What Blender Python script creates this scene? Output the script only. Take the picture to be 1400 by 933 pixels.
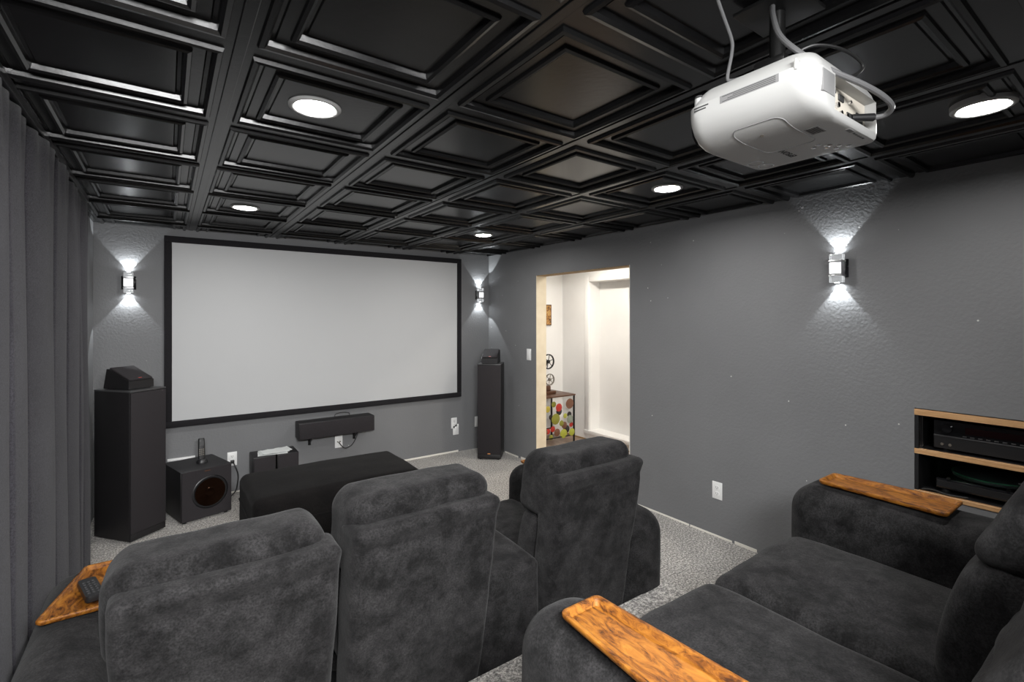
import bpy, bmesh, math, random
from mathutils import Vector, Matrix, noise
random.seed(7)
S = bpy.context.scene
for o in list(bpy.data.objects): bpy.data.objects.remove(o, do_unlink=True)
COL = S.collection
PI = math.pi

# ------------------------------------------------------------------ camera, world, exposure
XL, XR, YF, YB, HC = -0.459, 3.1156, 4.841, -1.1, 2.257
cam = bpy.data.cameras.new('camera'); camo = bpy.data.objects.new('camera', cam); COL.objects.link(camo)
cam.sensor_width = 36.0; cam.lens = 660.65 / 1400 * 36.0
cam.shift_y = -(466.5 - 434.44) / 1400
cam.clip_start = 0.02
camo.location = (0, 0, 1.527); camo.rotation_euler = (PI/2, 0, -0.6197)
S.camera = camo
w = bpy.data.worlds.new('world'); S.world = w; w.use_nodes = True
w.node_tree.nodes['Background'].inputs[0].default_value = (0.9, 0.95, 1, 1)
w.node_tree.nodes['Background'].inputs[1].default_value = 0.0
S.view_settings.view_transform = 'Standard'; S.view_settings.look = 'None'
S.view_settings.gamma = 1.0; S.view_settings.use_curve_mapping = False
S.view_settings.exposure = 0.0
LIGHT_STRENGTH = 285.0     # recessed ceiling lights
HALL_STRENGTH = 420.0  # for the unseen lamps added in the hallway
flash = bpy.data.lights.new('flash_bounce', 'AREA'); flash.shape = 'RECTANGLE'; flash.size = 1.2; flash.size_y = .3; flash.energy = 88; flash.spread = math.radians(125)
flo = bpy.data.objects.new('flash_bounce', flash); COL.objects.link(flo); flo.location = (.05, -.55, 1.97); flo.rotation_euler = (math.radians(57), 0, math.radians(-6))
SPOT_NARROW, SPOT_WIDE = 11, .9

# ------------------------------------------------------------------ materials
def mat(name, col, rough=.6, metal=0, **kw):
    m = bpy.data.materials.new(name); m.use_nodes = True
    b = m.node_tree.nodes['Principled BSDF']
    b.inputs['Base Color'].default_value = (*col, 1)
    b.inputs['Roughness'].default_value = rough
    b.inputs['Metallic'].default_value = metal
    for k, v in kw.items(): b.inputs[k.replace('_', ' ')].default_value = v
    return m
def nodes(m): return m.node_tree.nodes, m.node_tree.links, m.node_tree.nodes['Principled BSDF']
def coords(m, scale=1.0, kind='Object'):
    N, L, b = nodes(m); tc = N.new('ShaderNodeTexCoord'); mp = N.new('ShaderNodeMapping')
    mp.inputs['Scale'].default_value = (scale,)*3 if not isinstance(scale, tuple) else scale
    L.new(tc.outputs[kind], mp.inputs[0]); return mp.outputs[0]
def noisetex(m, vec, scale, detail=3, rough=.5, dist=0):
    N, L, b = nodes(m); n = N.new('ShaderNodeTexNoise')
    n.inputs['Scale'].default_value = scale; n.inputs['Detail'].default_value = detail
    n.inputs['Roughness'].default_value = rough; n.inputs['Distortion'].default_value = dist
    L.new(vec, n.inputs['Vector']); return n.outputs['Fac']
def ramp(m, fac, stops):
    N, L, b = nodes(m); r = N.new('ShaderNodeValToRGB'); e = r.color_ramp.elements
    while len(e) < len(stops): e.new(.5)
    for k, (p, c) in enumerate(stops): e[k].position = p; e[k].color = (*c, 1)
    L.new(fac, r.inputs[0]); return r.outputs[0]
def mixc(m, fac, a, c):
    N, L, b = nodes(m); x = N.new('ShaderNodeMix'); x.data_type = 'RGBA'
    L.new(fac, x.inputs[0])
    for s, v in ((6, a), (7, c)):
        if isinstance(v, tuple): x.inputs[s].default_value = (*v, 1)
        else: L.new(v, x.inputs[s])
    return x.outputs[2]
def bump(m, h, strength, dist=.01):
    N, L, b = nodes(m); u = N.new('ShaderNodeBump')
    u.inputs['Strength'].default_value = strength; u.inputs['Distance'].default_value = dist
    L.new(h, u.inputs['Height']); L.new(u.outputs[0], b.inputs['Normal'])
def setc(m, o): N, L, b = nodes(m); L.new(o, b.inputs['Base Color'])
def emit(name, col, st):
    m = mat(name, (.8, .8, .8), .5); b = nodes(m)[2]
    b.inputs['Emission Color'].default_value = (*col, 1); b.inputs['Emission Strength'].default_value = st
    return m

M = {}
def wall_paint(name, col, specks=True, bs=.26):
    m = mat(name, col, .62, Specular_IOR_Level=.35); v = coords(m)
    N, L, b = nodes(m)
    c = ramp(m, noisetex(m, v, 1.2, 4), [(.3, tuple(x*.93 for x in col)), (.7, tuple(x*1.06 for x in col))])
    if specks:
        vo = N.new('ShaderNodeTexVoronoi'); vo.inputs['Scale'].default_value = 8
        L.new(v, vo.inputs['Vector'])
        lt = N.new('ShaderNodeMath'); lt.operation = 'LESS_THAN'; lt.inputs[1].default_value = .032
        L.new(vo.outputs['Distance'], lt.inputs[0])
        g = N.new('ShaderNodeMath'); g.operation = 'GREATER_THAN'; g.inputs[1].default_value = .50
        sx = N.new('ShaderNodeSeparateColor'); L.new(vo.outputs['Color'], sx.inputs[0]); L.new(sx.outputs[0], g.inputs[0])
        mu = N.new('ShaderNodeMath'); mu.operation = 'MULTIPLY'; L.new(lt.outputs[0], mu.inputs[0]); L.new(g.outputs[0], mu.inputs[1])
        c = mixc(m, mu.outputs[0], c, (.62, .61, .58))
    setc(m, c)
    bump(m, noisetex(m, v, 62, 3, .55), bs, .008)
    return m
M['wall'] = wall_paint('grey_wall_paint', (.180, .182, .187))
M['hallwall'] = wall_paint('white_wall_paint', (.80, .79, .77), False, .08)
M['cream'] = mat('cream_paint', (.72, .63, .47), .6)
v = coords(M['cream']); setc(M['cream'], ramp(M['cream'], noisetex(M['cream'], v, 9, 4), [(.3, (.68, .58, .42)), (.7, (.76, .67, .51))]))
M['white'] = mat('white_plastic', (.82, .82, .81), .35)
M['plaster'] = mat('bare_plaster', (.78, .75, .68), .8)
# carpet
m = M['carpet'] = mat('speckled_carpet', (.3, .28, .26), .95, Sheen_Weight=.3)
v = coords(m); f1 = noisetex(m, v, 85, 3, .75); f2 = noisetex(m, v, 5, 3)
c1 = ramp(m, f1, [(.36, (.05, .043, .037)), (.5, (.28, .26, .235)), (.62, (.70, .66, .61))])
c2 = ramp(m, f2, [(.3, (.82, .82, .82)), (.7, (1, 1, 1))])
x = nodes(m)[0].new('ShaderNodeMix'); x.data_type = 'RGBA'; x.blend_type = 'MULTIPLY'; x.inputs[0].default_value = 1
nodes(m)[1].new(c1, x.inputs[6]); nodes(m)[1].new(c2, x.inputs[7]); setc(m, x.outputs[2]); bump(m, f1, .9, .012)
# fabric
def fabric(name, lo, hi, sheen, sc=7):
    m = mat(name, hi, .95, Sheen_Weight=sheen, Sheen_Roughness=.5, Specular_IOR_Level=.12)
    v = coords(m); f = noisetex(m, v, sc, 8, .72, .15)
    g = noisetex(m, v, 190, 3, .7)
    c = ramp(m, f, [(.38, lo), (.62, hi)])
    c2 = ramp(m, g, [(.36, (.5, .5, .5)), (.64, (1.2, 1.2, 1.2))])
    N, L, b = nodes(m); x = N.new('ShaderNodeMix'); x.data_type = 'RGBA'; x.blend_type = 'MULTIPLY'; x.inputs[0].default_value = 1
    L.new(c, x.inputs[6]); L.new(c2, x.inputs[7]); setc(m, x.outputs[2])
    bump(m, f, .22, .015)
    return m
M['velour'] = fabric('black_velour', (.0062, .0059, .0062), (.0240, .0231, .0236), .04, 12)
M['ottofab'] = fabric('black_ottoman_fabric', (.005, .0045, .0045), (.0085, .0075, .0072), .02)
M['curtain'] = fabric('charcoal_curtain', (.044, .042, .049), (.053, .051, .059), .05, 3)
# wood
def burl():
    m = mat('burl_wood', (.5, .2, .03), .5, Specular_IOR_Level=.3)
    v = coords(m, (1, .35, 1)); f = noisetex(m, v, 48, 8, .68, 1.0)
    setc(m, ramp(m, f, [(.36, (.030, .009, .002)), (.45, (.13, .042, .005)), (.54, (.22, .080, .009)), (.70, (.30, .125, .017))]))
    return m
M['burl'] = burl()
m = M['oak'] = mat('light_oak', (.55, .33, .16), .45); v = coords(m, (14, 1.2, 40))
setc(m, ramp(m, noisetex(m, v, 6, 4, .6, .4), [(.3, (.42, .22, .09)), (.7, (.62, .38, .19))]))
m = M['hallfloor'] = mat('brown_laminate', (.25, .15, .09), .35); v = coords(m, (8, 1.2, 1))
setc(m, ramp(m, noisetex(m, v, 5, 5, .6, .5), [(.3, (.17, .10, .065)), (.7, (.36, .25, .17))]))
m = M['rawwood'] = mat('raw_timber', (.3, .19, .08), .7); v = coords(m, (3, 20, 20))
setc(m, ramp(m, noisetex(m, v, 4, 4), [(.3, (.22, .13, .05)), (.7, (.38, .25, .11))]))
# ceiling
m = M['ceil'] = mat('black_ceiling_tile', (.005, .005, .0052), .25, Specular_IOR_Level=.42)
v = coords(m); bump(m, noisetex(m, v, 60, 3), .05, .004)
c = ramp(m, noisetex(m, v, 30, 5, .7), [(.74, (.005, .005, .0052)), (.80, (.04, .038, .034))]); setc(m, c)
# blacks
def speckblack(name, col, rough):
    m = mat(name, col, rough); v = coords(m)
    setc(m, ramp(m, noisetex(m, v, 240, 2), [(.35, tuple(x*.6 for x in col)), (.65, tuple(x*1.4 for x in col))]))
    return m
M['cabinet'] = speckblack('black_vinyl_cabinet', (.009, .008, .009), .5)
M['grille'] = speckblack('black_speaker_cloth', (.0155, .0125, .0145), .85)
M['capgrey'] = mat('grey_cabinet_top', (.05, .05, .052), .35)
M['black'] = mat('black_plastic', (.012, .012, .013), .4)
M['gloss'] = mat('gloss_black', (.008, .008, .009), .12)
M['frame'] = speckblack('black_velvet_frame', (.007, .006, .008), .9)
M['steel'] = mat('black_steel', (.02, .02, .02), .35, .6)
M['chrome'] = mat('chrome', (.75, .75, .76), .12, 1)
M['copper'] = mat('copper_cone', (.62, .27, .10), .28, 1)
M['cone'] = mat('dark_copper_cone', (.028, .012, .006), .26, .9)
M['screen'] = mat('matte_screen', (.53, .535, .54), .55, Specular_IOR_Level=.2)
M['projw'] = mat('white_projector_shell', (.37, .37, .362), .32)
M['projg'] = mat('grey_vent', (.17, .17, .17), .5)
M['ports'] = mat('beige_port_panel', (.55, .51, .44), .5)
M['labelg'] = mat('grey_label', (.17, .17, .17), .6)
M['ink'] = mat('dark_ink', (.03, .03, .03), .6)
M['cableg'] = mat('grey_cable', (.11, .11, .112), .4)
M['cable'] = mat('black_cable', (.012, .012, .012), .45)
M['paper'] = mat('paper', (.75, .77, .76), .6)
M['lamp'] = emit('ceiling_lamp_diffuser', (1, .985, .96), LIGHT_STRENGTH)
M['added_halllamp'] = emit('added_hall_lamp_diffuser', (1, .94, .85), HALL_STRENGTH)  # glow of the hallway lamps, which are added out of view
M['ringw'] = mat('white_trim_ring', (.36, .36, .355), .4)
M['led'] = emit('sconce_led', (.95, .98, 1), 8)
M['sconceface'] = emit('sconce_glare_face', (.95, .98, 1), 1.3)  # emission stands in for flash glare on the sconce face
M['acrylic'] = mat('glowing_clear_acrylic', (1, 1, 1), .03, Transmission_Weight=1, IOR=1.45); b = nodes(M['acrylic'])[2]; b.inputs['Emission Color'].default_value = (.95, .98, 1, 1); b.inputs['Emission Strength'].default_value = .16  # slight emission paints in the lamp light caught by the acrylic
M['nickel'] = mat('satin_nickel', (.72, .72, .73), .38, .9)
M['lid'] = mat('clear_dust_cover', (.9, .92, .93), .05, Transmission_Weight=1, IOR=1.12)
M['reddot'] = mat('red_badge', (.6, .05, .03), .4)
M['orange'] = mat('copper_badge', (.75, .30, .10), .35)
M['display'] = mat('dark_red_display', (.012, .003, .004), .2)
M['green'] = mat('green_mat_edge', (.02, .25, .10), .5)
M['brown'] = mat('brown_bronze', (.10, .045, .025), .4, .3)
M['pewter'] = mat('pewter', (.22, .20, .17), .4, .6)
m = M['art'] = mat('abstract_art', (.3, .15, .05), .5); v = coords(m)
setc(m, ramp(m, noisetex(m, v, 18, 3, .6, 1), [(.35, (.05, .02, .01)), (.5, (.35, .16, .04)), (.62, (.55, .35, .12)), (.75, (.2, .06, .03))]))

# ------------------------------------------------------------------ mesh helpers
def link(name, me, m=None, parent=None, smooth=None):
    o = bpy.data.objects.new(name, me); COL.objects.link(o)
    if m: me.materials.append(M[m] if isinstance(m, str) else m)
    if parent: o.parent = parent
    if smooth is not None:
        for p in me.polygons: p.use_smooth = True
        me.set_sharp_from_angle(angle=math.radians(smooth))
    return o
class MB:
    def __init__(s): s.v = []; s.f = []
    def add(s, vs, fs):
        b = len(s.v); s.v += [tuple(x) for x in vs]; s.f += [tuple(i+b for i in f) for f in fs]; return s
    def box(s, x0, x1, y0, y1, z0, z1, mt=None):
        vs = [Vector(p) for p in [(x0,y0,z0),(x1,y0,z0),(x1,y1,z0),(x0,y1,z0),(x0,y0,z1),(x1,y0,z1),(x1,y1,z1),(x0,y1,z1)]]
        if mt: vs = [mt @ p for p in vs]
        return s.add(vs, [(0,3,2,1),(4,5,6,7),(0,1,5,4),(1,2,6,5),(2,3,7,6),(3,0,4,7)])
    def bbox(s, x0, x1, y0, y1, z0, z1, r=.003, seg=2, mt=None):
        bm = bmesh.new(); bmesh.ops.create_cube(bm, size=1)
        for q in bm.verts: q.co = Vector(((x0+x1)/2+q.co.x*(x1-x0), (y0+y1)/2+q.co.y*(y1-y0), (z0+z1)/2+q.co.z*(z1-z0)))
        bmesh.ops.bevel(bm, geom=list(bm.edges), offset=r, segments=seg, affect='EDGES', profile=.5)
        if mt: bm.transform(mt)
        bm.verts.ensure_lookup_table(); bm.verts.index_update()
        s.add([q.co.copy() for q in bm.verts], [[q.index for q in f.verts] for f in bm.faces]); bm.free(); return s
    def cyl(s, p, q, r0, r1=None, n=16, caps=True):
        p, q = Vector(p), Vector(q); r1 = r0 if r1 is None else r1
        d = (q-p).normalized(); a = d.orthogonal().normalized(); b = d.cross(a)
        vs = [p+(a*math.cos(t)+b*math.sin(t))*r0 for t in [2*PI*i/n for i in range(n)]] + [q+(a*math.cos(t)+b*math.sin(t))*r1 for t in [2*PI*i/n for i in range(n)]]
        fs = [(i, (i+1)%n, n+(i+1)%n, n+i) for i in range(n)]
        if caps: fs += [tuple(range(n-1,-1,-1)), tuple(range(n, 2*n))]
        return s.add(vs, fs)
    def lathe(s, prof, n=32, mt=None):     # prof [(r,z)]
        vs = []; fs = []; k = len(prof)
        for i in range(n):
            t = 2*PI*i/n
            for r, z in prof:
                p = Vector((r*math.cos(t), r*math.sin(t), z)); vs.append(mt @ p if mt else p)
        for i in range(n):
            j = (i+1) % n
            for a in range(k-1): fs.append((i*k+a, j*k+a, j*k+a+1, i*k+a+1))
        return s.add(vs, fs)
    def tube(s, pts, r, n=8, sub=6):
        P = [Vector(p) for p in pts]; Q = []
        for i in range(len(P)-1):
            a = P[max(i-1,0)]; b = P[i]; c = P[i+1]; d = P[min(i+2,len(P)-1)]
            for k in range(sub):
                t = k/sub
                Q.append(.5*((2*b)+(-a+c)*t+(2*a-5*b+4*c-d)*t*t+(-a+3*b-3*c+d)*t**3))
        Q.append(P[-1]); vs = []; fs = []; up = None
        for i, q in enumerate(Q):
            t = (Q[min(i+1,len(Q)-1)]-Q[max(i-1,0)]).normalized()
            up = t.orthogonal().normalized() if up is None else (up-t*up.dot(t)).normalized()
            b = t.cross(up)
            vs += [q+(up*math.cos(2*PI*k/n)+b*math.sin(2*PI*k/n))*r for k in range(n)]
        for i in range(len(Q)-1):
            for k in range(n): fs.append((i*n+k, i*n+(k+1)%n, (i+1)*n+(k+1)%n, (i+1)*n+k))
        fs += [tuple(range(n-1,-1,-1)), tuple(range((len(Q)-1)*n, len(Q)*n))]
        return s.add(vs, fs)
    def loft(s, loops, cap0=True, cap1=True, mt=None):
        n = len(loops[0]); vs = [(mt @ Vector(p) if mt else Vector(p)) for l in loops for p in l]; fs = []
        for i in range(len(loops)-1):
            for k in range(n): fs.append((i*n+k, i*n+(k+1)%n, (i+1)*n+(k+1)%n, (i+1)*n+k))
        if cap0: fs.append(tuple(range(n-1,-1,-1)))
        if cap1: fs.append(tuple(range((len(loops)-1)*n, len(loops)*n)))
        return s.add(vs, fs)
    def rbox(s, hx, hy, hz, r, c=(0,0,0), fn=None, clampz=None, seg=(4,8), mt=None):
        """rounded box (half sizes), optional warp fn(Vector)->Vector"""
        h = (hx, hy, hz); r = min(r, hx*.999, hy*.999, hz*.999); A, F = seg
        ax = []
        for q in h:
            arc = [q-r+r*math.tan(PI/4*k/A) for k in range(A+1)]
            fl = [-(q-r)+2*(q-r)*k/F for k in range(1, F)]
            ax.append([-a for a in reversed(arc)]+fl+arc)
        idx = {}; vs = []; fs = []
        def vid(p):
            key = tuple(round(a, 6) for a in p)
            if key not in idx:
                cl = Vector([max(-(q-r), min(q-r, a)) for a, q in zip(p, h)]); d = Vector(p)-cl
                o = cl + (d.normalized()*r if d.length > 1e-9 else d)
                if clampz is not None: o.z = max(o.z, clampz)
                if fn: o = fn(o)
                o = o + Vector(c)
                if mt: o = mt @ o
                idx[key] = len(vs); vs.append(o)
            return idx[key]
        for d in range(3):
            u, v_ = (d+1) % 3, (d+2) % 3
            for sg in (-1, 1):
                for i in range(len(ax[u])-1):
                    for j in range(len(ax[v_])-1):
                        q = []
                        for a, b in ((i,j),(i+1,j),(i+1,j+1),(i,j+1)):
                            p = [0,0,0]; p[d] = sg*h[d]; p[u] = ax[u][a]; p[v_] = ax[v_][b]; q.append(vid(p))
                        if sg < 0: q.reverse()
                        fs.append(q)
        return s.add(vs, fs)
    def build(s, name, m, parent=None, smooth=35):
        me = bpy.data.meshes.new(name); me.from_pydata(s.v, [], s.f); me.update()
        bm = bmesh.new(); bm.from_mesh(me); bmesh.ops.recalc_face_normals(bm, faces=bm.faces); bm.to_mesh(me); bm.free()
        return link(name, me, m, parent, smooth)
def rrect(w, l, r, z=0, n=5, w2=None, cx=0, cy=0):
    """rounded rectangle loop, w along x, l along y; w2 = width at -y end (taper)"""
    w2 = w if w2 is None else w2; out = []
    for sx, sy, a0 in ((1,1,0),(-1,1,PI/2),(-1,-1,PI),(1,-1,1.5*PI)):
        ww = w if sy > 0 else w2
        for k in range(n+1):
            a = a0+PI/2*k/n
            out.append((cx+sx*(ww/2-r)+r*math.cos(a), cy+sy*(l/2-r)+r*math.sin(a), z))
    return out
def thing(name, label, cat, loc=(0,0,0), rz=0, group=None):
    o = bpy.data.objects.new(name, None); COL.objects.link(o); o.empty_display_size = .1
    o.location = loc; o.rotation_euler = (0,0,rz); return tag(o, label, cat, group)
def tag(o, label, cat, group=None, kind=None):
    if label: o['label'] = label
    if cat: o['category'] = cat
    if group: o['group'] = group
    if kind: o['kind'] = kind
    return o
def struct(o): o['kind'] = 'structure'; return o
def dup(root, loc, rz, label, group=None):
    r = root.copy(); COL.objects.link(r); r.location = loc; r.rotation_euler = (0,0,rz); r['label'] = label
    if group: r['group'] = group
    for ch in list(root.children):
        c = ch.copy(); COL.objects.link(c); c.parent = r
        for g in ch.children:
            d = g.copy(); COL.objects.link(d); d.parent = c
            if d.type == 'LIGHT': pass
    return r
def text(name, body, size, m, parent, mt, ext=.0004):
    cu = bpy.data.curves.new(name, 'FONT'); cu.body = body; cu.size = size; cu.extrude = ext
    cu.align_x = 'CENTER'; cu.align_y = 'CENTER'
    t = bpy.data.objects.new(name, cu); COL.objects.link(t)
    dg = bpy.context.evaluated_depsgraph_get(); me = bpy.data.meshes.new_from_object(t.evaluated_get(dg))
    bpy.data.objects.remove(t, do_unlink=True); me.transform(mt); me.materials.clear()
    return link(name, me, m, parent)
def feet(parent, xy, z0, z1, r):
    for x, y in xy: MB().cyl((x, y, z0), (x, y, z1), r, r, 14).build('foot', 'black', parent)
def shift(o, v):
    o.data.transform(Matrix.Translation(v))
    for c in o.children: shift(c, v)
def nz(p, sc, amp, off=0): return noise.noise(Vector(p)*sc+Vector((off, off*1.7, off*.6)))*amp

# ------------------------------------------------------------------ room shell
TW = .127
DOOR = (2.689, 3.936, 1.963); RK = (.12, .818, .625, 1.065)
struct(MB().box(XL-.1, XR, YB-.1, YF+.1, -.1, 0).build('floor', 'carpet'))
RZ = .24
rp = [(XL, YB), (2.62, YB), (2.62, 1.16), (1.995, 1.16), (1.995, 1.492), (XL, 1.492)]
b = bmesh.new(); f = b.faces.new([b.verts.new((x, y, 0)) for x, y in rp])
ex = bmesh.ops.extrude_face_region(b, geom=[f])
for q in ex['geom']:
    if isinstance(q, bmesh.types.BMVert): q.co.z = RZ
bmesh.ops.bevel(b, geom=[e for e in b.edges if all(abs(q.co.z-RZ) < 1e-5 for q in e.verts)], offset=.02, segments=3, affect='EDGES', profile=.5)
bmesh.ops.recalc_face_normals(b, faces=b.faces)
me = bpy.data.meshes.new('riser'); b.to_mesh(me); b.free()
struct(link('trim_riser', me, 'carpet', None, 30))
struct(MB().box(XL-.1, XR+TW, YF, YF+.1, 0, HC+.1).build('wall_front', 'wall'))
struct(MB().box(XL-.1, XL, YB, YF, 0, HC+.1).build('wall_left', 'wall'))
struct(MB().box(XL-.1, XR+TW, YB-.1, YB, 0, HC+.1).build('wall_back', 'wall'))
mb = MB()
def wr(y0, y1, z0, z1): mb.box(XR, XR+TW, y0, y1, z0, z1)
wr(YB, RK[0], 0, HC+.1); wr(RK[0], RK[1], 0, RK[2]); wr(RK[0], RK[1], RK[3], HC+.1)
wr(RK[1], DOOR[0], 0, HC+.1); wr(DOOR[0], DOOR[1], DOOR[2], HC+.1); wr(DOOR[1], YF, 0, HC+.1)
struct(mb.build('wall_right', 'wall'))
# door lining: bare cream sides, raw timber head
struct(MB().box(XR+.001, XR+TW+.004, DOOR[1]-.006, DOOR[1]+.001, 0, DOOR[2]).box(XR+.001, XR+TW+.004, DOOR[0]-.001, DOOR[0]+.006, 0, DOOR[2]).build('trim_1', 'cream'))
struct(MB().box(XR+.002, XR+TW, DOOR[0]+.006, DOOR[1]-.006, DOOR[2]-.005, DOOR[2]+.001).build('trim_2', 'rawwood'))
struct(MB().box(XR-.0015, XR+.03, DOOR[0]-.002, DOOR[0]+.004, 0, DOOR[2]).build('trim_3', 'plaster'))
# bare plaster strip along the foot of the walls
mb = MB(); y = 2.62
random.seed(3)
for a, c_ in ((.9, 1.18), (1.22, 1.29), (1.36, 1.47), (1.50, 1.6), (1.63, 1.78), (1.80, 2.12), (2.13, 2.60), (4.0, 4.2), (4.25, 4.5)):
    mb.box(XR-.003, XR+.01, a, c_, 0, .012+random.random()*.012)
struct(mb.build('baseboard_right', 'plaster'))
struct(MB().box(1.15, 2.70, YF-.003, YF+.01, 0, .018).box(-.1, .95, YF-.003, YF+.01, 0, .012).build('baseboard_front', 'plaster'))
# ceiling of moulded square tiles
T = .61; X0 = .1607; Y0 = 1.4839
prof = [(0, 0), (.034, 0), (.038, -.010), (.049, -.012), (.057, -.004), (.060, .010), (.070, .011), (.074, .007), (.103, .007),
        (.106, -.001), (.115, -.004), (.123, .001), (.127, .016), (.136, .017), (.140, .013)]
mb = MB()
for i in range(-2, 6):
    for j in range(-6, 7):
        cx, cy = X0+(i+.5)*T, Y0+(j+.5)*T
        if cx < XL-.4 or cx > XR+.4 or cy < YB-.4 or cy > YF+.4: continue
        vs = []; fs = []; n = len(prof)
        for d, z in prof:
            h = T/2-d
            for sx, sy in ((-1,-1),(1,-1),(1,1),(-1,1)): vs.append((cx+sx*h, cy+sy*h, HC+z))
        for a in range(n-1):
            for k in range(4): fs.append((a*4+k, a*4+(k+1)%4, a*4+4+(k+1)%4, a*4+4+k))
        fs.append((n*4-4, n*4-3, n*4-2, n*4-1)); mb.add(vs, fs)
for i in range(-1, 6):   # narrow cover strips over the joints that run towards the screen
    x = X0+i*T
    if XL < x < XR: mb.bbox(x-.016, x+.016, YB, YF, HC-.004, HC+.004, .0025, 2)
me = bpy.data.meshes.new('ceiling'); me.from_pydata(mb.v, [], mb.f)
b = bmesh.new(); b.from_mesh(me)
for co, no in (((XL,0,0),(-1,0,0)), ((XR,0,0),(1,0,0)), ((0,YB,0),(0,-1,0)), ((0,YF,0),(0,1,0))):
    bmesh.ops.bisect_plane(b, geom=list(b.verts)+list(b.edges)+list(b.faces), plane_co=co, plane_no=no, clear_outer=True)
for f in b.faces:
    if f.normal.z > 0: f.normal_flip()
b.to_mesh(me); b.free()
me.update()
co = link('ceiling', me, 'ceil'); struct(co)
struct(MB().box(XL, XR, YB, YF, HC+.03, HC+.08).build('ceiling_slab', 'black'))

# hallway beyond the door opening
HX0, HX1, HY0, HY1 = XR+TW, 4.28, 2.2, 4.84
struct(MB().box(XR, HX1+.3, HY0, HY1, -.1, .0).build('floor_hall', 'hallfloor'))
struct(MB().box(HX0, HX1+.3, HY1, HY1+.1, 0, HC+.1).build('wall_hall_end', 'hallwall'))
struct(MB().box(HX0, HX1+.3, HY0-.1, HY0, 0, HC+.1).build('wall_hall_near', 'hallwall'))
struct(MB().box(HX0, HX1+.3, HY0, HY1, HC+.0, HC+.1).build('ceiling_hall', 'hallwall'))
NY0, NY1, NZ0, NZ1, ND = 3.0, 4.33, .125, 1.97, .17
mb = MB()
mb.box(HX1, HX1+.1, NY1+.015, HY1, 0, HC).box(HX1, HX1+.1, HY0, NY0-.015, 0, HC).box(HX1, HX1+.1, NY0-.015, NY1+.015, NZ1+.015, HC).box(HX1, HX1+.1, NY0-.015, NY1+.015, 0, NZ0-.015)
struct(mb.build('wall_hall_far', 'hallwall'))
mb = MB()
mb.box(HX1+ND, HX1+ND+.02, NY0-.02, NY1+.02, NZ0-.02, NZ1+.02)
mb.box(HX1-.001, HX1+ND, NY1, NY1+.02, NZ0, NZ1).box(HX1-.001, HX1+ND, NY0-.02, NY0, NZ0, NZ1).box(HX1-.001, HX1+ND, NY0, NY1, NZ1, NZ1+.02).box(HX1-.001, HX1+ND, NY0, NY1, NZ0-.02, NZ0)
struct(mb.build('wall_hall_recess', 'hallwall'))
mb = MB()
mb.bbox(HX1-.018, HX1-.002, NY1+.002, NY1+.075, NZ0-.07, NZ1+.08, .004).bbox(HX1-.018, HX1-.002, NY0, NY1+.002, NZ1+.002, NZ1+.08, .004).bbox(HX1-.03, HX1, NY0, NY1+.08, NZ0-.05, NZ0, .004)
struct(mb.build('trim_4', 'hallwall'))
struct(MB().box(HX1-.012, HX1, HY0, HY1, 0, .012).build('baseboard_hall', 'rawwood'))

# ------------------------------------------------------------------ recessed lights
def recessed(name, label, loc, lampmat='lamp'):
    t = thing(name, label, 'ceiling light', loc, 0, 'recessed ceiling lights')
    MB().lathe([(.066, .002), (.068, -.004), (.074, -.007), (.082, -.006), (.087, -.002), (.088, .026), (.066, .026), (.066, .002)], 48).build('trim_ring', 'ringw', t)
    MB().lathe([(.0, -.001), (.04, -.001), (.0655, .001), (.0655, .008), (0, .008)], 40).build('diffuser', lampmat, t)
    return t
LZ = HC+.010
l0 = recessed('recessed_light', 'large round recessed ceiling light nearest above the front seats, left of the middle', (.424, 1.789, LZ))
dup(l0, (.426, 3.687, LZ), 0, 'small round recessed light in the ceiling above the left end of the screen')
dup(l0, (2.305, 3.671, LZ), 0, 'smallest recessed ceiling light, near the corner beside the doorway')
dup(l0, (2.328, 1.735, LZ), 0, 'round recessed ceiling light just left below the projector, near the right wall')
dup(l0, (2.29, .413, HC-.004), 0, 'bright round recessed ceiling light to the right of the projector')
dup(l0, (.424, .413, LZ), 0, 'added unseen recessed ceiling light above the rear seats on the curtain side')  # unseen lamp, added for more light in the room
h0 = recessed('recessed_light', 'added unseen recessed light in the hallway ceiling beyond the doorway', (3.72, 3.9, HC-.012), 'added_halllamp')  # unseen lamp, added to light the hallway
h0['group'] = 'added hallway ceiling lights'
dup(h0, (3.62, 2.75, HC-.012), 0, 'added unseen recessed light at the near end of the hallway ceiling')  # second unseen lamp, added to even out the hallway light

# ------------------------------------------------------------------ projection screen
t = thing('projection_screen', 'large white projection screen with a black velvet frame on the front wall', 'projection screen', (1.352, YF, 1.41))
W, Hh, FW, FD = 2.745/2, 1.565/2, .052, .035
mb = MB()
mb.bbox(-W, W, -FD, 0, Hh-FW, Hh, .004).bbox(-W, W, -FD, 0, -Hh, -Hh+FW, .004).bbox(-W, -W+FW, -FD, 0, -Hh+FW, Hh-FW, .004).bbox(W-FW, W, -FD, 0, -Hh+FW, Hh-FW, .004)
mb.build('frame', 'frame', t)
MB().box(-W+FW-.01, W-FW+.01, -FD+.012, -FD+.016, -Hh+FW-.01, Hh-FW+.01).build('screen_surface', 'screen', t)

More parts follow.
